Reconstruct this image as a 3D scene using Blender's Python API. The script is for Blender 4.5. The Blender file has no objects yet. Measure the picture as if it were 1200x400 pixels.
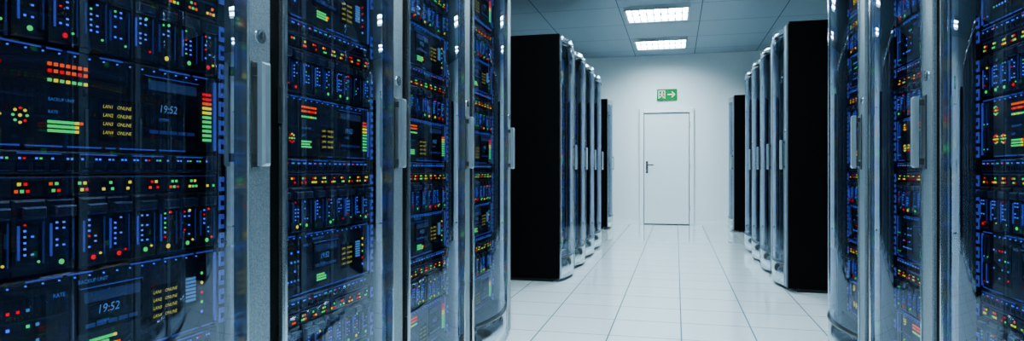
import bpy, math, random
from mathutils import Vector, Matrix

scene = bpy.context.scene
TH = math.radians(14.2); F = 760.0; CAMH = 0.98
CEIL = 3.08; YEND = 12.1

# ------------------------------------------------------------------ materials
def principled(name, col, rough=0.5, metal=0.0, spec=0.5, emis=None, estr=0.0, coat=0.0):
    m = bpy.data.materials.new(name); m.use_nodes = True
    b = m.node_tree.nodes['Principled BSDF']
    b.inputs['Base Color'].default_value = (*col, 1)
    b.inputs['Roughness'].default_value = rough
    b.inputs['Metallic'].default_value = metal
    b.inputs['Specular IOR Level'].default_value = spec
    b.inputs['Coat Weight'].default_value = coat
    if emis:
        b.inputs['Emission Color'].default_value = (*emis, 1)
        b.inputs['Emission Strength'].default_value = estr
    return m

def add_noise_rough(m, scale, lo, hi, stretch=(1,1,1), bump=0.0, colvar=None):
    nt = m.node_tree; b = nt.nodes['Principled BSDF']
    tc = nt.nodes.new('ShaderNodeTexCoord'); mp = nt.nodes.new('ShaderNodeMapping')
    mp.inputs['Scale'].default_value = stretch
    n = nt.nodes.new('ShaderNodeTexNoise'); n.inputs['Scale'].default_value = scale
    n.inputs['Detail'].default_value = 4
    r = nt.nodes.new('ShaderNodeMapRange'); r.inputs['To Min'].default_value = lo; r.inputs['To Max'].default_value = hi
    nt.links.new(tc.outputs['Object'], mp.inputs['Vector']); nt.links.new(mp.outputs['Vector'], n.inputs['Vector'])
    nt.links.new(n.outputs['Fac'], r.inputs['Value']); nt.links.new(r.outputs['Result'], b.inputs['Roughness'])
    if bump:
        bp = nt.nodes.new('ShaderNodeBump'); bp.inputs['Strength'].default_value = bump; bp.inputs['Distance'].default_value = 0.002
        nt.links.new(n.outputs['Fac'], bp.inputs['Height']); nt.links.new(bp.outputs['Normal'], b.inputs['Normal'])
    if colvar:
        cr = nt.nodes.new('ShaderNodeValToRGB')
        cr.color_ramp.elements[0].position = .35; cr.color_ramp.elements[1].position = .65
        cr.color_ramp.elements[0].color = (*colvar[0], 1); cr.color_ramp.elements[1].color = (*colvar[1], 1)
        nt.links.new(n.outputs['Fac'], cr.inputs['Fac']); nt.links.new(cr.outputs['Color'], b.inputs['Base Color'])

def grid_material(name, base, line, sx, sy, w, ox=0, oy=0, rough=0.3, spec=0.5, var=0.04, coat=0):
    m = principled(name, base, rough, 0, spec, coat=coat); nt = m.node_tree; b = nt.nodes['Principled BSDF']
    b.inputs['Coat Roughness'].default_value = .02
    geo = nt.nodes.new('ShaderNodeNewGeometry'); sep = nt.nodes.new('ShaderNodeSeparateXYZ')
    nt.links.new(geo.outputs['Position'], sep.inputs[0])
    def M(op, a, bb=None):
        n = nt.nodes.new('ShaderNodeMath'); n.operation = op
        for i, v in enumerate((a, bb)):
            if v is None: continue
            if isinstance(v, (int, float)): n.inputs[i].default_value = v
            else: nt.links.new(v, n.inputs[i])
        return n.outputs[0]
    masks = []; cells = []
    for ax, s, o in (('X', sx, ox), ('Y', sy, oy)):
        t = M('DIVIDE', M('SUBTRACT', sep.outputs[ax], o), s)
        fr = M('FRACT', t); cells.append(M('FLOOR', t))
        d = M('MULTIPLY', M('SUBTRACT', 0.5, M('ABSOLUTE', M('SUBTRACT', fr, 0.5))), s)
        masks.append(M('LESS_THAN', d, w))
    mask = M('MAXIMUM', masks[0], masks[1])
    cb = nt.nodes.new('ShaderNodeCombineXYZ'); nt.links.new(cells[0], cb.inputs[0]); nt.links.new(cells[1], cb.inputs[1])
    wn = nt.nodes.new('ShaderNodeTexWhiteNoise'); nt.links.new(cb.outputs[0], wn.inputs['Vector'])
    k = M('ADD', M('MULTIPLY', wn.outputs['Value'], var), 1 - var)
    vm = nt.nodes.new('ShaderNodeVectorMath'); vm.operation = 'SCALE'; vm.inputs[0].default_value = base
    nt.links.new(k, vm.inputs['Scale'])
    mix = nt.nodes.new('ShaderNodeMix'); mix.data_type = 'RGBA'
    nt.links.new(mask, mix.inputs['Factor']); nt.links.new(vm.outputs[0], mix.inputs['A']); mix.inputs['B'].default_value = (*line, 1)
    nt.links.new(mix.outputs['Result'], b.inputs['Base Color'])
    # joints are matt: no gloss or coat inside the seam
    inv = M('SUBTRACT', 1.0, mask)
    nt.links.new(M('MULTIPLY', inv, coat), b.inputs['Coat Weight'])
    nt.links.new(M('MULTIPLY', inv, spec), b.inputs['Specular IOR Level'])
    return m

def emission(name, col, s):
    m = bpy.data.materials.new(name); m.use_nodes = True; nt = m.node_tree
    nt.nodes.remove(nt.nodes['Principled BSDF'])
    e = nt.nodes.new('ShaderNodeEmission'); e.inputs[0].default_value = (*col, 1); e.inputs[1].default_value = s
    nt.links.new(e.outputs[0], nt.nodes['Material Output'].inputs[0]); return m

def glass_mat():
    m = bpy.data.materials.new('smoked_glass'); m.use_nodes = True; nt = m.node_tree
    nt.nodes.remove(nt.nodes['Principled BSDF'])
    lw = nt.nodes.new('ShaderNodeLayerWeight'); lw.inputs['Blend'].default_value = .5
    p = nt.nodes.new('ShaderNodeMath'); p.operation = 'POWER'; p.inputs[1].default_value = 5.0
    nt.links.new(lw.outputs['Facing'], p.inputs[0])
    r = nt.nodes.new('ShaderNodeMapRange'); r.inputs['To Min'].default_value = .13; r.inputs['To Max'].default_value = .75
    nt.links.new(p.outputs[0], r.inputs['Value'])
    t = nt.nodes.new('ShaderNodeBsdfTransparent'); t.inputs[0].default_value = (.50, .55, .66, 1)
    g = nt.nodes.new('ShaderNodeBsdfGlossy'); g.inputs['Roughness'].default_value = .006; g.inputs['Color'].default_value = (.66, .80, 1, 1)
    mx = nt.nodes.new('ShaderNodeMixShader')
    nt.links.new(r.outputs[0], mx.inputs[0]); nt.links.new(t.outputs[0], mx.inputs[1]); nt.links.new(g.outputs[0], mx.inputs[2])
    nt.links.new(mx.outputs[0], nt.nodes['Material Output'].inputs[0]); return m

MAT = {}
MAT['black'] = principled('rack_black_paint', (.0006, .0007, .0009), .5, 0, .03); add_noise_rough(MAT['black'], 60, .5, .65)
MAT['inner'] = principled('rack_inner_black', (.002, .003, .005), .5, 0, .2)
MAT['plastic'] = principled('server_dark_plastic', (.006, .008, .013), .35, 0, .35)
MAT['grey'] = principled('server_grey_metal', (.025, .035, .06), .35, .5, .5)
MAT['chrome'] = principled('door_chrome', (.46, .56, .62), .2, .95); add_noise_rough(MAT['chrome'], 30, .08, .18, (1, 1, .2))
MAT['brushed'] = principled('brushed_aluminium', (.4, .5, .57), .4, .5)
add_noise_rough(MAT['brushed'], 260, .30, .46, (1, 1, 1), .2, ((.09, .125, .155), (.17, .22, .26)))
MAT['handle'] = principled('handle_satin_metal', (.36, .46, .52), .28, .8)
MAT['blue'] = emission('led_blue', (.07, .16, 1), 2.1)
MAT['cyan'] = emission('led_cyan', (.15, .45, 1), .8)
MAT['green'] = emission('led_green', (.02, 1, .18), 1.5)
MAT['red'] = emission('led_red', (1, .0, .012), 1.4)
MAT['yellow'] = emission('led_yellow', (1, .85, .02), 1.8)
MAT['ytext'] = emission('status_text', (.9, .85, .1), 1.1)
MAT['orange'] = emission('led_orange', (1, .10, .01), 1.7)
MAT['glow'] = principled('bezel_glow_blue', (.02, .03, .12), .4, 0, .5, (.07, .10, .7), .65)  # blue highlights on server faces, painted in as emission
MAT['rail_glow'] = principled('rail_glow_blue', (.02, .03, .12), .4, 0, .5, (.07, .11, .65), .7)  # blue light on the mounting rails put into the material as emission
MAT['glowdim'] = principled('bezel_glow_blue_dim', (.012, .02, .07), .4, 0, .5, (.06, .08, .5), .22)  # fainter painted-in blue highlight, also emissive
MAT['lcd'] = principled('lcd_screen', (.02, .03, .06), .2, 0, .5, (.06, .12, .3), .22)
MAT['text_blue'] = emission('lcd_text', (.12, .3, .9), .8)
MAT['glass'] = glass_mat()
MAT['white'] = principled('white_paint', (.82, .89, .915), .4)
MAT['doorleaf'] = principled('door_leaf_paint', (.71, .80, .84), .2)
MAT['dark'] = principled('dark_metal', (.05, .06, .07), .35, .8)
MATLIST = list(MAT.keys())

# ------------------------------------------------------------------ mesh builder
class MB:
    def __init__(s): s.v = []; s.f = []; s.m = []; s.sm = []
    def box(s, x0, x1, y0, y1, z0, z1, mat):
        n = len(s.v)
        s.v += [(x0,y0,z0),(x1,y0,z0),(x1,y1,z0),(x0,y1,z0),(x0,y0,z1),(x1,y0,z1),(x1,y1,z1),(x0,y1,z1)]
        for q in ((0,3,2,1),(4,5,6,7),(0,1,5,4),(1,2,6,5),(2,3,7,6),(3,0,4,7)):
            s.f.append(tuple(n+i for i in q)); s.m.append(mat); s.sm.append(False)
    def bump(s, x0, x1, y0, y1, z0, z1, mat, b=.004):
        n = len(s.v)
        s.v += [(x0,y1,z0),(x1,y1,z0),(x1,y1,z1),(x0,y1,z1),
                (x0,y0+b,z0),(x1,y0+b,z0),(x1,y0+b,z1),(x0,y0+b,z1),
                (x0+b,y0,z0+b),(x1-b,y0,z0+b),(x1-b,y0,z1-b),(x0+b,y0,z1-b)]
        fs = [(8,9,10,11)]
        for i in range(4):
            j = (i+1) % 4
            fs.append((i, j, 4+j, 4+i)); fs.append((4+i, 4+j, 8+j, 8+i))
        for q in fs: s.f.append(tuple(n+i for i in q)); s.m.append(mat); s.sm.append(False)
    def led(s, x, z, y, r, mat, n=6):
        k = len(s.v)
        for yy, rr in ((y, r), (y-.002, r), (y-.0035, r*.55)):
            for i in range(n):
                a = 2*math.pi*(i+.5)/n; s.v.append((x+rr*math.cos(a), yy, z+rr*math.sin(a)))
        for l in range(2):
            for i in range(n):
                j = (i+1) % n; s.f.append((k+l*n+i, k+l*n+j, k+(l+1)*n+j, k+(l+1)*n+i)); s.m.append(mat); s.sm.append(False)
        s.f.append(tuple(k+2*n+i for i in range(n))); s.m.append(mat); s.sm.append(False)
    def cyl_y(s, x, z, y0, y1, r, mat, n=20):
        k = len(s.v)
        for yy in (y0, y1):
            for i in range(n):
                a = 2*math.pi*i/n; s.v.append((x+r*math.cos(a), yy, z+r*math.sin(a)))
        for i in range(n):
            j = (i+1) % n; s.f.append((k+i, k+j, k+n+j, k+n+i)); s.m.append(mat); s.sm.append(True)
        s.f.append(tuple(k+i for i in range(n))); s.m.append(mat); s.sm.append(False)
        s.f.append(tuple(k+n+i for i in reversed(range(n)))); s.m.append(mat); s.sm.append(False)
    def text(s, txt, x, z, y, size, mat, shear=0.0):
        k = len(s.v); vs, fs = text_geo(txt)
        for a, b in vs: s.v.append((x+(a+b*shear)*size, y, z+b*size))
        for q in fs: s.f.append(tuple(k+i for i in q)); s.m.append(mat); s.sm.append(False)
    def arc(s, x0, x1, yb, bul, z0, z1, th, mat, n=28):
        k = len(s.v); xc = (x0+x1)/2; hw = (x1-x0)/2
        for i in range(n+1):
            x = x0+(x1-x0)*i/n; y = yb-bul*(1-((x-xc)/hw)**2)
            if th > 0: s.v += [(x,y,z0),(x,y,z1),(x,y+th,z0),(x,y+th,z1)]
            else: s.v += [(x,y,z0),(x,y,z1)]
        st = 4 if th > 0 else 2
        for i in range(n):
            a = k+i*st; b = a+st
            s.f.append((a, b, b+1, a+1)); s.m.append(mat); s.sm.append(True)
            if th > 0:
                s.f += [(b+2, a+2, a+3, b+3), (a+1, b+1, b+3, a+3), (b, a, a+2, b+2)]; s.m += [mat]*3; s.sm += [True, False, False]
        if th > 0:
            e = k+n*st; s.f += [(k, k+1, k+3, k+2), (e, e+2, e+3, e+1)]; s.m += [mat]*2; s.sm += [False]*2
    def mesh(s, name):
        used = [m for m in MATLIST+[x for x in MAT if x not in MATLIST] if m in set(s.m)]
        me = bpy.data.meshes.new(name); me.from_pydata(s.v, [], s.f)
        for u in used: me.materials.append(MAT[u])
        ix = {u: i for i, u in enumerate(used)}
        me.polygons.foreach_set('material_index', [ix[m] for m in s.m])
        me.polygons.foreach_set('use_smooth', s.sm); me.update(); return me

_tc = {}
def text_geo(t):
    if t in _tc: return _tc[t]
    c = bpy.data.curves.new('tmp', 'FONT'); c.body = t; c.size = 1; c.resolution_u = 2
    o = bpy.data.objects.new('tmp', c); scene.collection.objects.link(o)
    dg = bpy.context.evaluated_depsgraph_get(); dg.update()
    me = bpy.data.meshes.new_from_object(o.evaluated_get(dg))
    r = ([(v.co.x, v.co.y) for v in me.vertices], [tuple(p.vertices) for p in me.polygons])
    bpy.data.objects.remove(o); bpy.data.curves.remove(c); bpy.data.meshes.remove(me)
    _tc[t] = r; return r

def obj(name, me, parent=None, loc=(0,0,0), rotz=0.0):
    o = bpy.data.objects.new(name, me); scene.collection.objects.link(o)
    o.location = loc; o.rotation_euler = (0, 0, rotz)
    if parent: o.parent = parent
    return o

# ------------------------------------------------------------------ rack (front faces local -Y, viewer's right = +X)
RW = .785; RH = 2.18; RD = 1.0
HW = RW/2 - .002
GX0, GX1 = -.358, .258      # glass
YF = -.045                  # door front edge plane
BUL = .052

def rack_body():
    b = MB()
    b.box(-HW, -HW+.02, -.03, RD, .03, RH-.02, 'black')
    b.box(HW-.030, HW, -.035, RD, .03, RH-.02, 'black')
    b.box(-HW, HW, -.03, RD, RH-.02, RH, 'black')
    b.box(-HW+.02, HW-.030, 0, RD, .03, .06, 'black')
    b.box(-HW+.02, HW-.030, RD-.02, RD, .06, RH-.02, 'black')
    b.box(-HW+.01, HW-.01, .03, RD-.03, 0, .03, 'inner')
    b.box(-HW+.02, -.352, 0, .1, .06, RH-.02, 'inner')
    b.box(.305, HW-.030, 0, .1, .06, RH-.02, 'inner')
    for x0, x1 in ((-.352, -.328), (.283, .305)):
        b.box(x0, x1, .05, .08, .1, 2.12, 'inner')
        z = .13; R = random.Random(5)
        while z < 2.1:
            if R.random() < .85: b.box(x0+.003, x1-.003, .047, .05, z, z+.034, 'rail_glow')
            b.box((x0+x1)/2-.005, (x0+x1)/2+.005, .0455, .047, z+.010, z+.022, 'inner'); z += .0445
    b.box(-.352, .305, 0.02, .1, 2.06, RH-.02, 'inner')
    b.box(-.352, .305, 0.02, .1, .06, .215, 'inner')
    return b.mesh('rack_body')

def door_frame():
    b = MB()
    z0, z1 = .03, 2.165
    b.bump(-.378, GX0, YF, -.005, z0, z1, 'chrome', .005)
    b.bump(GX1+.007, .352, YF, -.005, z0, z1, 'brushed', .004)
    b.bump(GX1, GX1+.007, YF-.006, -.005, z0, z1, 'chrome', .003)
    b.arc(GX0, GX1, YF+.004, BUL, 2.09, z1, .03, 'chrome')
    b.arc(GX0, GX1, YF+.004, BUL, z0, .205, .03, 'chrome')
    b.arc(GX0, GX1, YF+.001, BUL+.002, .205, .213, .03, 'dark')
    for z in (.35, 1.1, 1.85):
        b.box(-.382, -.375, YF+.004, -.008, z, z+.09, 'dark')
    cx = .308
    b.cyl_y(cx, 1.297, YF-.006, YF+.001, .0165, 'chrome')
    b.cyl_y(cx, 1.297, YF-.008, YF-.005, .0105, 'dark')
    b.box(cx-.0015, cx+.0015, YF-.0095, YF-.007, 1.290, 1.304, 'chrome')
    return b.mesh('door_frame')

def door_handle():
    b = MB()
    cx = .284
    b.bump(cx-.008, cx+.020, YF-.004, YF+.001, .985, 1.235, 'dark', .002)
    for z in (1.0, 1.2):
        b.box(cx-.008, cx+.008, YF-.03, YF-.002, z, z+.02, 'dark')
    b.bump(cx-.015, cx+.015, YF-.040, YF-.022, .99, 1.23, 'handle', .006)
    return b.mesh('door_handle')

def door_glass():
    b = MB(); b.arc(GX0, GX1, YF+.012, BUL, .2, 2.095, 0, 'glass', 40)
    return b.mesh('door_glass')

EX0, EX1 = -.328, .283; EY = .055
def equipment(seed):
    R = random.Random(seed); b = MB(); W = EX1-EX0
    def X(t): return EX0+W*t
    def drives(xa, xb, z, h, y):
        n = max(2, round((xb-xa)/.026)); w = (xb-xa)/n
        for i in range(n):
            for r in range(2):
                x0 = xa+i*w+.001; zz = z+r*h/2+.002
                b.bump(x0, x0+w-.002, y-.005, y, zz, zz+h/2-.004, 'grey', .002)
                b.box(x0+.003, x0+.006, y-.0065, y-.005, zz+.006, zz+h/2-.012, R.choice(('glow', 'glowdim', 'inner')))
                b.box(x0+.010, x0+.014, y-.007, y-.005, zz+.008, zz+.0115, R.choice(('blue', 'green', 'blue', 'red')))
    def hbars(x, z, y):
        for r in range(3):
            n = R.randint(5, 8)
            for i in range(n):
                xx = x+i*.0088
                b.box(xx, xx+.0062, y-.003, y, z+r*.0078, z+r*.0078+.0052, 'green' if i < 6 else ('yellow' if i < 7 else 'orange'))
    def lan(x, z, y):
        b.box(x-.006, x+.078, y-.001, y, z-.062, z+.018, 'inner')
        for i in range(4):
            zz = z-i*.0165
            b.text('LAN%d' % (i+1), x, zz, y-.002, .0095, 'ytext', .2); b.text('ONLINE', x+.032, zz, y-.002, .0095, 'ytext', .2)
    def lcd(xa, xb, z0, z1, y):
        b.bump(xa, xb, y-.004, y, z0, z1, 'inner', .003)
        b.box(xa+.01, xb-.01, y-.0055, y-.003, z1-.030, z1-.010, 'lcd')
        for i in range(5): b.box(xa+.012+i*(xb-xa-.024)/5, xa+.008+(i+1)*(xb-xa-.024)/5, y-.0055, y-.003, z0+.010, z0+.017, 'glowdim')
        b.box(xa+.002, xb-.002, y-.0052, y-.004, z1-.003, z1-.0015, 'glow')
        zc = (z0+z1)/2
        b.text('19:52', xa+.035, zc-.010, y-.0065, .023, 'cyan', .15)
        b.text('SYSTEM', xa+.035, zc-.028, y-.0065, .008, 'text_blue')
    def display(z, kind):
        h = .182
        b.bump(EX0, EX1, EY, .5, z+.002, z+h-.002, 'plastic', .004)
        y = EY
        for zz in (z+.004, z+h-.008):
            x = X(.02)
            while x < X(.96):
                w = R.uniform(.02, .09)
                if R.random() < .7: b.box(x, min(x+w, X(.98)), y-.002, y, zz, zz+.0028, 'glow')
                x += w+.01
        b.box(X(.005), X(.017), y-.003, y, z+.01, z+h-.012, 'glow')
        b.box(X(.983), X(.995), y-.003, y, z+.01, z+h-.012, 'glow')
        drives(X(.025), X(.10), z+.015, h-.03, y)
        if kind == 0:
            for cx in (X(.15), X(.225)):
                for cz in (z+.140, z+.055):
                    if cx > X(.2) and cz > z+.1: continue
                    b.led(cx, cz, y, .0028, 'yellow')
                    for i in range(8):
                        a = i*math.pi/4; b.led(cx+.012*math.cos(a), cz+.012*math.sin(a), y, .0024, R.choice(('yellow', 'yellow', 'green', 'red')))
            b.box(X(.115), X(.27), y-.001, y, z+.088, z+.093, 'grey')
            for i in range(7):
                x = X(.305)+i*.0118
                b.box(x, x+.0060, y-.003, y, z+.146, z+.1520, 'orange'); b.box(x, x+.0060, y-.003, y, z+.134, z+.140, 'orange' if R.random() < .6 else 'red')
                b.box(x, x+.0060, y-.003, y, z+.118, z+.1235, 'green' if R.random() < .7 else 'yellow')
            hbars(X(.305), z+.030, y)
            b.text('RATE', X(.305), z+.063, y-.0015, .008, 'text_blue'); b.text('BACKUP UNIT', X(.305), z+.085, y-.0015, .008, 'text_blue')
            lan(X(.485), z+.082, y)
            lcd(X(.645), X(.90), z+.030, z+.160, y)
            k = R.randint(9, 12)
            for i in range(k):
                m = 'green' if i < 6 else ('yellow' if i < 8 else ('orange' if i < 9 else 'red'))
                b.box(X(.925), X(.968), y-.003, y, z+.03+i*.0105, z+.0360+i*.0105, m)
        else:
            b.box(X(.12), X(.30), y-.001, y, z+.03, z+.15, 'inner')
            for r in range(4):
                for i in range(6):
                    if R.random() < .6: b.box(X(.13)+i*.017, X(.13)+i*.017+.005, y-.003, y, z+.045+r*.027, z+.050+r*.027, R.choice(('blue', 'blue', 'cyan', 'green', 'red')))
            b.text('RATE', X(.32), z+.14, y-.0015, .010, 'text_blue')
            b.text('BACKUP UNIT', X(.40), z+.155, y-.0015, .010, 'text_blue')
            lcd(X(.40), X(.64), z+.062, z+.148, y)
            hbars(X(.44), z+.028, y)
            lan(X(.685), z+.105, y)
            for i in range(7): b.box(X(.84), X(.885), y-.003, y, z+.07+i*.008, z+.075+i*.008, 'cyan')
            for i in range(5): b.led(X(.92), z+.04+.022*i, y, .0035, R.choice(('green', 'red', 'yellow', 'blue')))
        for i in range(16): b.led(X(.14+.05*i), z+.169, y, .0016, 'blue')
    def blades(z, h):
        n = 10; w = W/n
        for i in range(n):
            x0 = EX0+i*w+.0015; x1 = x0+w-.003; yo = EY-R.choice((0, .004, .008))
            b.bump(x0, x1, yo, .5, z+.002, z+h-.002, 'plastic', .004)
            b.bump(x0+.008, x1-.008, yo-.012, yo, z+h-.034, z+h-.014, 'grey', .003)
            b.box(x0+.006, x0+.0095, yo-.002, yo, z+.03, z+h-.045, 'glow' if R.random() < .5 else 'glowdim')
            b.box(x1-.008, x1-.006, yo-.002, yo, z+.02, z+h-.04, 'glowdim')
            for r in range(6):
                if R.random() < .65: b.box(x0+.017, x0+.0205, yo-.002, yo, z+.036+r*.010, z+.0395+r*.010, 'blue' if R.random() < .8 else R.choice(('red', 'green')))
                if R.random() < .45: b.box(x0+.030, x0+.034, yo-.002, yo, z+.036+r*.010, z+.039+r*.010, 'blue')
            b.box(x0+.044, x0+.048, yo-.0015, yo, z+.02, z+h-.05, 'inner')
            if R.random() < .7: b.led(x0+w*.45, z+.018, yo, .0048, R.choice(('green', 'yellow', 'red', 'green', 'red')), 10)
            if R.random() < .45: b.led(x0+w*.7, z+.024, yo, .0024, R.choice(('green', 'red', 'yellow')))
            if R.random() < .3: b.led(x0+w*.55, z+h-.042, yo, .003, R.choice(('green', 'red', 'yellow')), 8)
    def clusters(z, h):
        b.bump(EX0, EX1, EY, .5, z+.001, z+h-.001, 'plastic', .003)
        b.box(X(.01), X(.99), EY-.001, EY, z+h-.006, z+h-.004, 'glowdim')
        for i in range(11):
            cx = X(.045+.092*i)
            b.box(cx-.016, cx+.016, EY-.001, EY, z+.006, z+h-.008, 'inner')
            for dx, dz in ((-.010, -.006), (.0, -.006), (.010, -.006), (-.005, .006), (.006, .006)):
                if R.random() < .8: b.box(cx+dx-.0027, cx+dx+.0027, EY-.003, EY, z+h*.45+dz-.0027, z+h*.45+dz+.0027, R.choice(('red', 'yellow', 'green', 'green', 'orange', 'red', 'yellow')))
    def ports(z, h):
        b.bump(EX0, EX1, EY-.003, .5, z+.001, z+h-.001, 'plastic', .003)
        y = EY-.003
        for i in range(20):
            x = X(.02+.048*i)
            b.box(x, x+.019, y-.001, y, z+.006, z+.021, 'inner')
            b.box(x+.002, x+.017, y-.0015, y-.001, z+.006, z+.0075, 'glowdim')
            b.box(x+.003, x+.0065, y-.002, y, z+.026, z+.0295, 'blue')
            if R.random() < .7: b.box(x+.011, x+.0145, y-.002, y, z+.026, z+.0295, R.choice(('blue', 'blue', 'green', 'red', 'cyan')))
            if i % 4 == 0: b.box(x, x+.08, y-.001, y, z+.035, z+.0375, 'glow')
    for k in range(5):
        z = .217+.4*k
        display(z, k % 2)
        if k < 4:
            blades(z+.184, .132); clusters(z+.316, .04); ports(z+.356, .042)
    b.bump(EX0, EX1, EY, .5, 2.0, 2.06, 'plastic', .003)
    return b.mesh('equipment')

ME_BODY = rack_body(); ME_FRAME = door_frame(); ME_HANDLE = door_handle(); ME_GLASS = door_glass()
ME_EQ = [equipment(s) for s in (3, 11, 27)]
cnt = 0
def rack(x, y, rot):
    global cnt
    e = bpy.data.objects.new('server_rack', None); scene.collection.objects.link(e)
    e.location = (x, y, 0); e.rotation_euler = (0, 0, rot)
    obj('cabinet_body', ME_BODY, e); obj('door_frame', ME_FRAME, e); obj('door_handle', ME_HANDLE, e)
    obj('door_glass', ME_GLASS, e); obj('server_units', ME_EQ[cnt % 3], e)
    cnt += 1

LX, RX = -1.0, .86
for i in range(5): rack(LX, 3.78-RW*(i+.5), math.pi/2)
for i in range(4): rack(LX-.02, 5.6+RW*(i+.5), math.pi/2)
rack(-1.15, 10.9+RW/2, math.pi/2)
for i in range(5): rack(RX, 3.93-RW*(i+.5), -math.pi/2)
for i in range(4): rack(RX+.05, 5.6+RW*(i+.5), -math.pi/2)
rack(RX+.07, 10.85+RW/2, -math.pi/2)

# ------------------------------------------------------------------ room shell
def slab(name, x0, x1, y0, y1, z0, z1, mat):
    b = MB(); b.box(x0, x1, y0, y1, z0, z1, 'white'); me = b.mesh(name); me.materials.clear(); me.materials.append(mat)
    return obj(name, me)
wallm = principled('wall_paint', (.78, .86, .89), .55); add_noise_rough(wallm, 80, .5, .6, (1,1,1), .05)
floorm = grid_material('floor_tiles', (.78, .87, .91), (.09, .14, .17), .42, .42, .0042, .03, .1, .05, .8, .03, .6)
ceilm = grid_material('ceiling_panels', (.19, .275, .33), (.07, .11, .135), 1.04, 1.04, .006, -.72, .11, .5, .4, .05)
RXL, RXR, YB = -3.3, 3.3, -3.0
slab('floor', RXL-.1, RXR+.1, YB-.1, YEND+.1, -.1, 0, floorm)
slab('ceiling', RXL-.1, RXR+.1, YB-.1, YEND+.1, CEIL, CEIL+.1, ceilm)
slab('wall_back', RXL-.1, RXR+.1, YEND, YEND+.1, 0, CEIL, wallm)
slab('wall_front', RXL-.1, RXR+.1, YB-.1, YB, 0, CEIL, wallm)
slab('wall_left', RXL-.1, RXL, YB, YEND, 0, CEIL, wallm)
slab('wall_right', RXR, RXR+.1, YB, YEND, 0, CEIL, wallm)
DX = -.17; DW = .96; DH = 2.10
bb = MB(); bb.box(RXL, DX-DW/2, YEND-.012, YEND, 0, .07, 'white'); bb.box(DX+DW/2, RXR, YEND-.012, YEND, 0, .07, 'white'); obj('baseboard_back', bb.mesh('baseboard_back'))
bb = MB(); bb.box(RXL, RXL+.012, YB, YEND-.012, 0, .07, 'white'); obj('baseboard_left', bb.mesh('baseboard_left'))
bb = MB(); bb.box(RXR-.012, RXR, YB, YEND-.012, 0, .07, 'white'); obj('baseboard_right', bb.mesh('baseboard_right'))

# door
d = bpy.data.objects.new('door_1', None); scene.collection.objects.link(d); d.location = (DX, YEND-.001, 0)
b = MB(); t = .075
b.bump(-DW/2, -DW/2+t, -.07, 0, 0, DH, 'white', .008); b.bump(DW/2-t, DW/2, -.07, 0, 0, DH, 'white', .008)
b.bump(-DW/2+t, DW/2-t, -.07, 0, DH-t, DH, 'white', .008); obj('door_casing', b.mesh('door_casing'), d)
b = MB(); b.bump(-DW/2+t+.012, DW/2-t-.012, -.032, 0, .015, DH-t-.012, 'doorleaf', .004)
b.box(-DW/2+t, DW/2-t, -.006, 0, 0, DH-t, 'dark'); obj('door_leaf', b.mesh('door_leaf'), d)
b = MB()
hx = -DW/2+t+.06
b.bump(hx-.02, hx+.02, -.04, -.032, .93, 1.15, 'dark', .003)
b.cyl_y(hx, 1.08, -.085, -.04, .011, 'dark'); b.box(hx-.01, hx+.12, -.095, -.078, 1.07, 1.09, 'dark')
b.cyl_y(hx, .98, -.044, -.04, .01, 'chrome')
obj('door_lever', b.mesh('door_lever'), d)
b = MB()
for z in (.25, 1.0, 1.75): b.box(DW/2-t-.012, DW/2-t+.006, -.078, -.03, z, z+.1, 'chrome')
obj('door_hinges', b.mesh('door_hinges'), d)

# exit sign
MAT['sign_green'] = emission('sign_green', (.0, .36, .11), 1.15); MAT['sign_white'] = emission('sign_white', (.75, 1, .85), 1.7)
s = bpy.data.objects.new('exit_sign', None); scene.collection.objects.link(s); s.location = (-.16, YEND-.001, 2.355)
b = MB(); b.bump(-.175, .175, -.045, 0, -.10, .10, 'sign_green', .004)
b.box(-.170, .170, -.047, -.044, -.095, .095, 'sign_green'); obj('sign_panel', b.mesh('sign_panel'), s)
b = MB(); y0, y1 = -.0485, -.047
def poly(pts):
    k = len(b.v); b.v += [(p[0], y0, p[1]) for p in pts]; b.f.append(tuple(range(k, k+len(pts)))); b.m.append('sign_white'); b.sm.append(False)
poly([(-.15,-.075),(-.135,-.075),(-.135,.075),(-.15,.075)]); poly([(-.135,.06),(-.03,.06),(-.03,.075),(-.135,.075)]); poly([(-.045,-.075),(-.03,-.075),(-.03,.06),(-.045,.06)])
poly([(-.085+.013*math.cos(a), .043+.013*math.sin(a)) for a in [i*math.pi/5 for i in range(10)]])
poly([(-.108,.022),(-.085,.028),(-.078,-.012),(-.1,-.018)])
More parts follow.
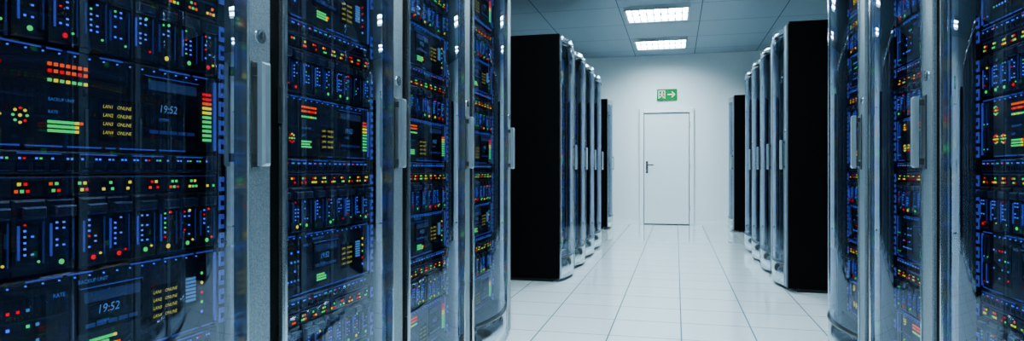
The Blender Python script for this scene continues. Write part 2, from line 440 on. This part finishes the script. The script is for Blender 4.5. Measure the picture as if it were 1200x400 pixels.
poly([(-.1,-.01),(-.088,-.018),(-.118,-.06),(-.13,-.052)]); poly([(-.095,-.012),(-.08,-.012),(-.058,-.035),(-.068,-.045)]); poly([(-.068,-.04),(-.058,-.036),(-.065,-.068),(-.075,-.066)])
poly([(-.086,.026),(-.083,.014),(-.055,.0),(-.052,.01)]); poly([(-.106,.022),(-.1,.012),(-.125,-.006),(-.13,.003)])
poly([(.01,-.012),(.1,-.012),(.1,.012),(.01,.012)]); poly([(.075,.055),(.095,.055),(.145,0),(.115,0)]); poly([(.115,0),(.145,0),(.095,-.055),(.075,-.055)])
obj('sign_pictogram', b.mesh('sign_pictogram'), s)

# ceiling lights
MAT['lamp'] = emission('lamp_diffuser', (.67, .90, 1), 98)
MAT['lampwhite'] = principled('lamp_frame_white', (.42, .48, .50), .35)
def lamp_mesh():
    b = MB(); w, l, h = .41, .36, .055
    for x0, x1, y0, y1 in ((-w,-w+.025,-l,l),(w-.025,w,-l,l),(-w,w,-l,-l+.025),(-w,w,l-.025,l)): b.box(x0, x1, y0, y1, -h, 0, 'lampwhite')
    b.box(-w+.025, w-.025, -.014, .014, -h+.005, -.02, 'lampwhite')
    for i in range(1, 9):
        x = -w+i*2*w/9; b.box(x-.008, x+.008, -l+.025, l-.025, -h+.01, -.02, 'lampwhite')
    b.box(-w+.02, w-.02, -l+.02, l-.02, -.02, -.004, 'lamp')
    return b.mesh('troffer')
ML = lamp_mesh()
for y in (10.85, 8.77, 6.69, 4.61, 2.53, .45, -1.63):
    e = bpy.data.objects.new('ceiling_light', None); scene.collection.objects.link(e); e.location = (-.24, y, CEIL); obj('louvre_fixture', ML, e)

# world
w = bpy.data.worlds.new('world'); scene.world = w; w.use_nodes = True
w.node_tree.nodes['Background'].inputs[0].default_value = (.3, .5, .65, 1); w.node_tree.nodes['Background'].inputs[1].default_value = .1

# camera
c = bpy.data.cameras.new('camera'); c.sensor_width = 36; c.lens = F/1200*36; c.clip_start = .02
co = bpy.data.objects.new('camera', c); scene.collection.objects.link(co)
co.location = (0, 0, CAMH); co.rotation_euler = (math.pi/2, 0, TH); scene.camera = co
